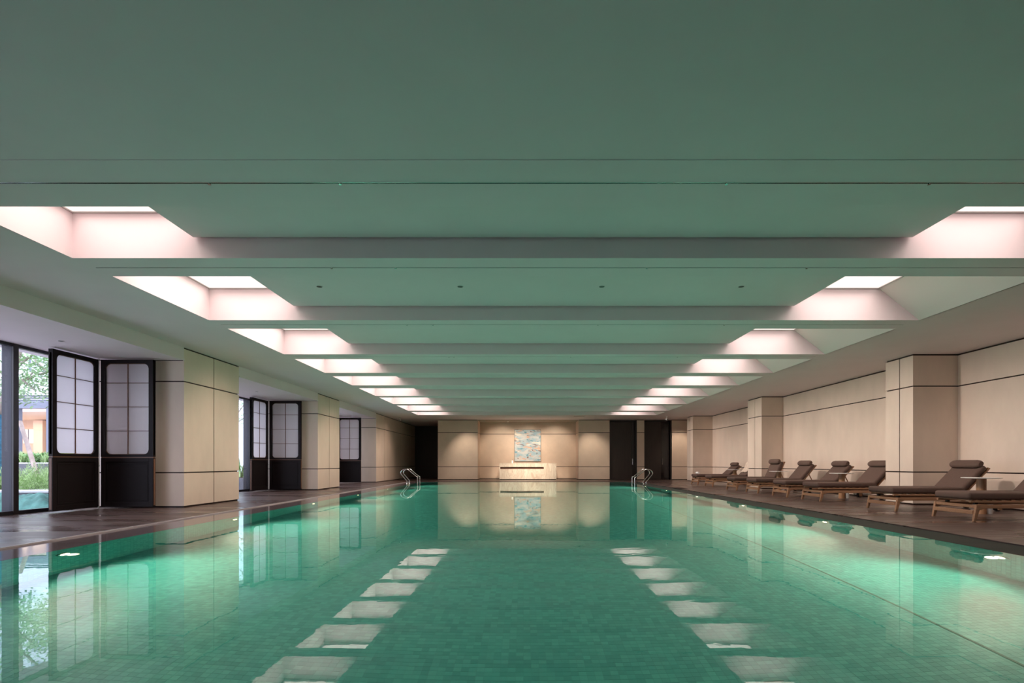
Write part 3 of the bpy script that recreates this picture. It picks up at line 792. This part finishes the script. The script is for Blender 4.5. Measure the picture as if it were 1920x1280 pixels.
# front kerb and planting bed
e = empty('planter', (0,0,0), 0, 'low granite planter edge outside the nearest window, behind the green tarp', 'planter')
MB().box(-16,-9.2,10.7,11.0,-.12,.23).build('wall', curbm, e)
MB().box(-16,-9.2,10.68,11.05,.23,.27).build('kerb_top', curbl, e)
MB().box(-16,-9.2,10.66,10.7,.10,.115).build('kerb_line', curbl, e)
MB().box(-16,-9.2,11.05,15.6,-.12,.12).build('soil', mat('soil', (.12,.09,.07), 1), e)
e = empty('raised_planter', (0,0,0), 0, 'dark raised planter wall across the garden with grasses on top', 'planter')
MB().box(-22,-11.5,16.0,16.3,-.12,.80).build('wall', curbm, e)
MB().box(-22,-11.5,16.3,18.5,-.12,.74).build('soil', MATS['soil'], e)
MB().box(-22,-11.5,15.98,16.32,.80,.84).build('kerb_top', curbl, e)
e = empty('gravel_patch', (-10.1,12.9,.121), 0, 'white paved patch beyond the kerb outside the nearest window', 'paving')
MB().box(-.85,.9,-1.7,1.7,0,.13).build('slab', mat('white_stone', (.85,.85,.86), .6), e)

def blades(m, n, cx, cy, cz_, rx, ry, hmin, hmax, lean, w):
    for k in range(n):
        x = cx+random.uniform(-rx,rx); y = cy+random.uniform(-ry,ry); h = random.uniform(hmin,hmax)
        a = random.uniform(0,2*PI); l = random.uniform(.2,1)*lean*h
        dx, dy = math.cos(a)*l, math.sin(a)*l; b = random.uniform(0,PI); wx, wy = math.cos(b)*w/2, math.sin(b)*w/2
        i = len(m.v)
        m.v += [(x-wx,y-wy,cz_),(x+wx,y+wy,cz_),(x+dx*.45+wx*1.2,y+dy*.45+wy*1.2,cz_+h*.6),(x+dx*.45-wx*1.2,y+dy*.45-wy*1.2,cz_+h*.6),(x+dx,y+dy,cz_+h)]
        m.f += [(i,i+1,i+2,i+3),(i+3,i+2,i+4)]
def fern(m, cx, cy, cz_, n, L_, up):
    for k in range(n):
        a = random.uniform(0,2*PI); el = random.uniform(.25,1.25); ln = L_*random.uniform(.6,1.1)
        p = Vector((cx+random.uniform(-.1,.1),cy+random.uniform(-.1,.1),cz_)); d = Vector((math.cos(a)*math.cos(el), math.sin(a)*math.cos(el), math.sin(el)*up))
        side = d.cross(Vector((0,0,1))).normalized()
        seg = 9
        for s_ in range(seg):
            t = s_/seg; c0 = p+d*ln*t+Vector((0,0,-.25*ln*t*t)); wd = .055*(1-t*.6)
            for sg in (-1,1):
                tip = c0+side*sg*wd+d*.05+Vector((0,0,.02)); i = len(m.v)
                m.v += [tuple(c0), tuple(c0+d*.03), tuple(tip)]; m.f.append((i,i+1,i+2))
for k,(x,y,s_,lab) in enumerate(((-11.6,12.0,1.0,'bushy light green juniper shrub left of the slim window post'),(-10.55,11.75,1.15,'bushy light green juniper shrub at the foot of the slanted garden pole'),
        (-11.0,12.5,1.0,'light green juniper shrub behind the slanted pole'),(-12.4,12.1,1.0,'light green juniper shrub at the left picture edge outside'))):
    m = MB()
    for j in range(7): fern(m, x+random.uniform(-.4,.4), y+random.uniform(-.3,.3), .2, 28, .66*s_, 1.15)
    tag(m.build('juniper_shrub', leafl, None), lab, 'shrub', 'junipers outside the nearest window')
for k,(x,mm,lab) in enumerate(((-15.9,leafl,'pale green grass clump on the raised planter, leftmost in the window'),(-15.2,leafg,'dark green round-leaved shrub on the raised planter behind the slanted pole'),(-14.45,leafl,'pale green grass clump on the raised planter, beside the folding screen edge'),(-16.8,leafg,'dark green shrub on the raised planter at the left picture edge'))):
    m = MB()
    if mm is leafl: blades(m, 900, x, 17.0, .74, .45, .5, .25, .5, .5, .02)
    else:
        for j in range(1500):
            a=random.uniform(0,2*PI); r_=random.random()**.5; z=random.random()
            c0 = Vector((x+math.cos(a)*r_*.5, 17.0+math.sin(a)*r_*.6, .78+z*.36)); d=Vector((random.uniform(-1,1),random.uniform(-1,1),random.uniform(-.4,1))).normalized()*.04; s2=d.cross(Vector((.3,.2,.9))).normalized()*.025
            i=len(m.v); m.v += [tuple(c0-s2),tuple(c0+d),tuple(c0+s2),tuple(c0-d)]; m.f.append((i,i+1,i+2,i+3))
    tag(m.build('grass_clump' if mm is leafl else 'round_shrub', mm, None), lab, 'shrub', 'plants on the raised planter')
# trees
def leaves(m, c0, n, r, size):
    for j in range(n):
        p = Vector(c0)+Vector((random.gauss(0,r*.5),random.gauss(0,r*.5),random.gauss(0,r*.32)))
        d = Vector((random.uniform(-1,1),random.uniform(-1,1),random.uniform(-.6,.6))).normalized()*size; s2 = d.cross(Vector((random.uniform(-.5,.5),.3,1))).normalized()*size*.45
        i = len(m.v); m.v += [tuple(p-s2),tuple(p+d),tuple(p+s2),tuple(p-d)]; m.f.append((i,i+1,i+2,i+3))
def tree(name, base, trunk, branches, nleaf, r, size, lm, lab, wrapped=None):
    e = empty(name, base, 0, lab, 'tree')
    tp = [Vector(p) for p in trunk]
    MB().tube(tp, [.11*(1-.6*i/len(tp)) for i in range(len(tp))], 10).build('trunk', bark, e, True)
    fo = MB()
    for b in branches:
        MB().tube([Vector(p) for p in b], [.032*(1-.75*i/len(b)) for i in range(len(b))], 8).build('branch', bark, e, True)
        for t in range(3):
            p = Vector(b[-1])+(Vector(b[-2])-Vector(b[-1]))*random.uniform(-.2,.9)
            leaves(fo, p, int(nleaf*.45), r*.8, size*1.15)
    tag(fo.build('foliage', lm, e), kind='stuff')
    if wrapped:
        MB().tube([Vector(p) for p in wrapped], [.19,.2,.18,.2,.17][:len(wrapped)], 14).build('trunk_wrap', wrap, e, True)
    return e
# tree at left picture edge: blue-wrapped trunk, crown reaching over the window
tree('garden_tree', (-12.17,12.3,-.12), [(0,0,0),(.02,0,1.0),(.0,.05,2.1),(.25,.1,2.7),(.35,.2,3.6),(.3,.3,5.0)],
     [[(.0,.05,2.1),(.1,.2,2.5),(.6,.3,3.1)],[(.25,.1,2.7),(.75,.2,3.0),(1.2,.3,3.15)],[(.3,.1,2.9),(-.3,-.1,3.3),(-.6,0,3.5)],[(.3,.2,3.2),(.8,.1,3.5),(1.3,.2,3.4)],[(.3,.2,2.8),(.7,-.1,2.85),(1.0,-.1,2.6)],[(.3,.2,3.6),(-.1,.2,4.1),(-.5,.2,4.4)],[(.3,.2,3.6),(.9,.2,4.1),(1.2,.2,4.4)]],
     330, .75, .045, leafs, 'garden tree with blue-wrapped trunk at the left picture edge', [(0,0,.35),(.01,0,.8),(.01,0,1.3),(0,.03,1.75),(0,.05,2.05)])
tree('garden_tree', (-13.4,15.2,-.12), [(0,0,0),(.05,0,1.5),(.12,.05,2.6),(.3,.1,3.6),(.25,.2,5.0)],
     [[(.12,.05,2.8),(.6,.2,3.4),(1.1,.3,3.8)],[(.2,.1,3.2),(-.4,-.1,3.8),(-.6,0,4.2)],[(.3,.1,3.4),(.6,.2,3.8),(1.2,.2,4.0)],[(.2,.1,2.6),(.8,.1,3.0),(1.2,.2,2.9)]],
     330, .8, .045, leafs, 'slim garden tree with pale leaves seen through the nearest window')
tree('garden_tree', (-15.2,27.5,-.12), [(0,0,0),(.05,0,2),(.1,0,4),(.2,.1,6)],
     [[(.1,0,3),(.7,.2,4),(1.3,.3,4.3)],[(.1,0,3.6),(-.6,-.1,4.4),(-1.2,0,4.6)],[(.1,.1,4.2),(.6,.2,5),(1.0,.2,5.4)],[(.1,0,2.8),(.7,.2,3.3),(1.2,.2,3.2)]],
     260, .9, .05, leafs, 'pale distant tree seen past the nearest pier')
q = MB().tube([(-12.27,13.0,1.83),(-11.33,12.4,.61),(-10.95,12.15,.12)], [.045,.05,.05], 10); tag(q.build('support_pole', polem, None, True), 'slanted pale wooden support pole in the garden', 'pole')
# green tarp heap
def tarp_fn(u, v):
    x = -1.6+3.2*u; y = -.36+.72*v
    hgt = (.32*math.exp(-((x+1.0)/.45)**2)+.24*math.exp(-((x-.45)/.42)**2)+.20*math.exp(-((x+.2)/.3)**2)+.05)
    z = hgt*(math.sin(PI*min(1,max(0,v)))**.7)+.035*abs(math.sin(x*9+y*7))+.03*abs(math.sin(x*15-y*13+1))*math.sin(PI*v)+.04*abs(math.sin(x*5+y*14))*math.sin(PI*v)
    return (x, y+.05*math.sin(x*5), max(.01,z))
cloth('tarp', tarpm, tarp_fn, 80, 24, .01, (-9.75, 10.22, -.12), 'crumpled green tarpaulin heap on the ground outside the nearest window', 'tarp')
# agave in a pot seen through the second window
e = empty('potted_agave', (-9.25,17.6,-.12), 0, 'spiky agave in a dark trough outside the second window', 'plant')
MB().box(-.7,.7,-.45,.45,0,.46).build('pot', curbm, e, bevel=.02); MB().box(-.66,.66,-.41,.41,.44,.48).build('soil', MATS['soil'], e)
for k in range(34):
    a = random.uniform(0,2*PI); el = random.uniform(.55,1.45); ln = random.uniform(.5,.95); w = .045
    bx = random.uniform(-.45,.45); by = random.uniform(-.25,.25)
    d = Vector((math.cos(a)*math.cos(el),math.sin(a)*math.cos(el),math.sin(el))); sd = d.cross(Vector((0,0,1))).normalized()
    m = MB(); p = Vector((bx,by,.46)); pr = []
    for s_ in range(5):
        t = s_/4; c0 = p+d*ln*t+Vector((0,0,-.12*ln*t*t)); ww = w*(1-t**1.6)+.002
        pr.append((c0-sd*ww, c0+Vector((0,0,-.012)), c0+sd*ww))
    for s_ in pr: m.v += [tuple(x_) for x_ in s_]
    for s_ in range(4):
        i = s_*3; m.f += [(i,i+1,i+4,i+3),(i+1,i+2,i+5,i+4)]
    m.build('leaf', leafl, e)
# far building with white canopy and warm interior
bw = mat('white_render', (.86,.86,.92), .7); bd = mat('grey_steel', (.16,.17,.22), .5); bl = mat('pale_facade', (.72,.76,.82), .8, var=.05, vscale=.6)
woodw = mat('warm_wood', (.66,.47,.35), .6); litw = mat('lit_window', (1,.9,.75), .5, emit=(1,.86,.66), estr=1.1)
b_ = empty('pavilion', (0,0,0), 0, 'garden pavilion with white fascia, dark steel beams and warm wooden interior', 'building')
MB().box(-31,-19.6,24,31,3.88,4.95).build('white_fascia', bw, b_)
MB().box(-31,-19.6,24.1,31,3.50,3.88).build('grey_band', bd, b_)
for z in (3.58,3.68,3.78): MB().box(-31,-19.6,24.05,24.1,z,z+.03).build('band_line', bw, b_)
MB().box(-31,-19.6,23.3,23.6,3.22,3.52).build('beam', bd, b_)
for x in (-22.25,-20.75,-24.4,-26.5): MB().box(x-.12,x+.12,23.32,23.56,-.1,3.22).build('post', bd, b_)
MB().box(-31,-19.6,29,29.2,-.1,3.5).build('back_wall', woodw, b_)
MB().box(-31,-19.6,24.2,29,3.15,3.3).build('inner_ceiling', mat('cream_soffit', (.85,.68,.55), .6), b_)
MB().box(-31,-19.6,24.2,29,-.12,.9).build('inner_floor', mat('inner_floor', (.5,.4,.33), .5), b_)
f_ = MB().box(-27.1,-26.4,28.9,29,1.9,2.65).build('window', litw, b_); MB().box(-26.83,-26.79,28.87,28.9,1.9,2.65).build('window_bar', bd, f_)
MB().box(-26.2,-25.7,28.5,28.9,.9,3.1).build('wooden_pillar', mat('wood_pillar', (.74,.54,.41), .5), b_)
MB().box(-25.6,-24.9,28.8,28.98,.9,2.6).build('dark_door', bd, b_)
MB().box(-31,-19.6,24.3,24.35,4.95,5.55).build('roof_railing', mat('pale_rail', (.62,.64,.72), .5), b_)
for y_ in range(12): MB().box(-30.6+y_*.9,-30.55+y_*.9,24.25,24.3,4.95,5.6).build('rail_post', bd, b_)
L = bpy.data.lights.new('pavilion_lamp','AREA'); L.energy = 120; L.size = 3; L.color = (1,.84,.7); o = bpy.data.objects.new('pavilion_lamp', L); o.location = (-25.5,26.5,3.1); link(o, b_)
h2 = empty('apartment_block', (0,0,0), 0, 'pale tall building rising behind the garden pavilion', 'building')
MB().box(-52,-24,38,46,-.1,16).build('facade', bl, h2)
for zz in range(2,9):
    for xx in range(9): MB().box(-50+xx*3,-48.6+xx*3,37.93,38.0,zz*1.9,zz*1.9+1.1).build('window', mat('far_glass', (.35,.4,.48), .3) if 'far_glass' not in MATS else MATS['far_glass'], h2)
h3 = empty('garden_wall', (0,0,0), 0, 'pale blue-white wall seen outside past the nearest pier', 'wall')
MB().box(-17.5,-10.6,31,31.4,-.1,7).build('wall_face', mat('blue_white_wall', (.72,.82,.88), .8, var=.06, vscale=.8), h3)
for xx in range(5): MB().box(-17.2+xx*1.35,-17.18+xx*1.35,30.98,31.0,-.1,7).build('wall_joint', curbl, h3)

# ------------------------------------------------------------------ room lamps, and unseen fill spots added for the side walls
def spot(name, loc, target, w, size, blend, col, rad=.08):
    L = bpy.data.lights.new(name, 'SPOT'); L.energy = w; L.spot_size = math.radians(size); L.spot_blend = blend; L.color = col; L.shadow_soft_size = rad
    o = bpy.data.objects.new(name, L); o.location = loc; COL.objects.link(o)
    o.rotation_euler = (Vector(target)-Vector(loc)).to_track_quat('-Z','Y').to_euler(); return o
for i, (a, b) in enumerate(COF):  # added spots without fixtures, brightening the side walls
    y = b+.25
    spot('added_wall_fill', (4.2, y, ZC-.12), (8.4, y+.2, .75), WALL_FILL_R, 68, 1, (1,.86,.76), .1)
    spot('added_wall_fill', (-3.6, y, ZC-.12), (-6.5, y+.2, .7), WALL_FILL_L, 72, 1, (1,.77,.62), .1)
for x in (-2.9, 3.1): spot('accent_spot', (x, 24.9, ZC-.02), (x+(.2 if x<0 else .3), 26.3, .9), FAR_W*.8, 70, .9, (1,.84,.66), .04)
for x in (-1.1, .2, 1.6): spot('accent_spot', (x, 25.6, ZC-.03), (x, 27.6, 1.2), FAR_W, 80, .8, (1,.84,.66), .06)
for x in (-.6,.3,1.2): spot('accent_spot', (x, 23.95, ZC-.02), (x, 26.4, .35), FAR_W*2.2, 42, .8, (1,.82,.64), .04)
for x in (6.4,): spot('accent_spot', (x+1.2, 25.2, ZC-.02), (x+1.3, 26.3, .9), FAR_W*.6, 80, .8, (1,.84,.66), .06)
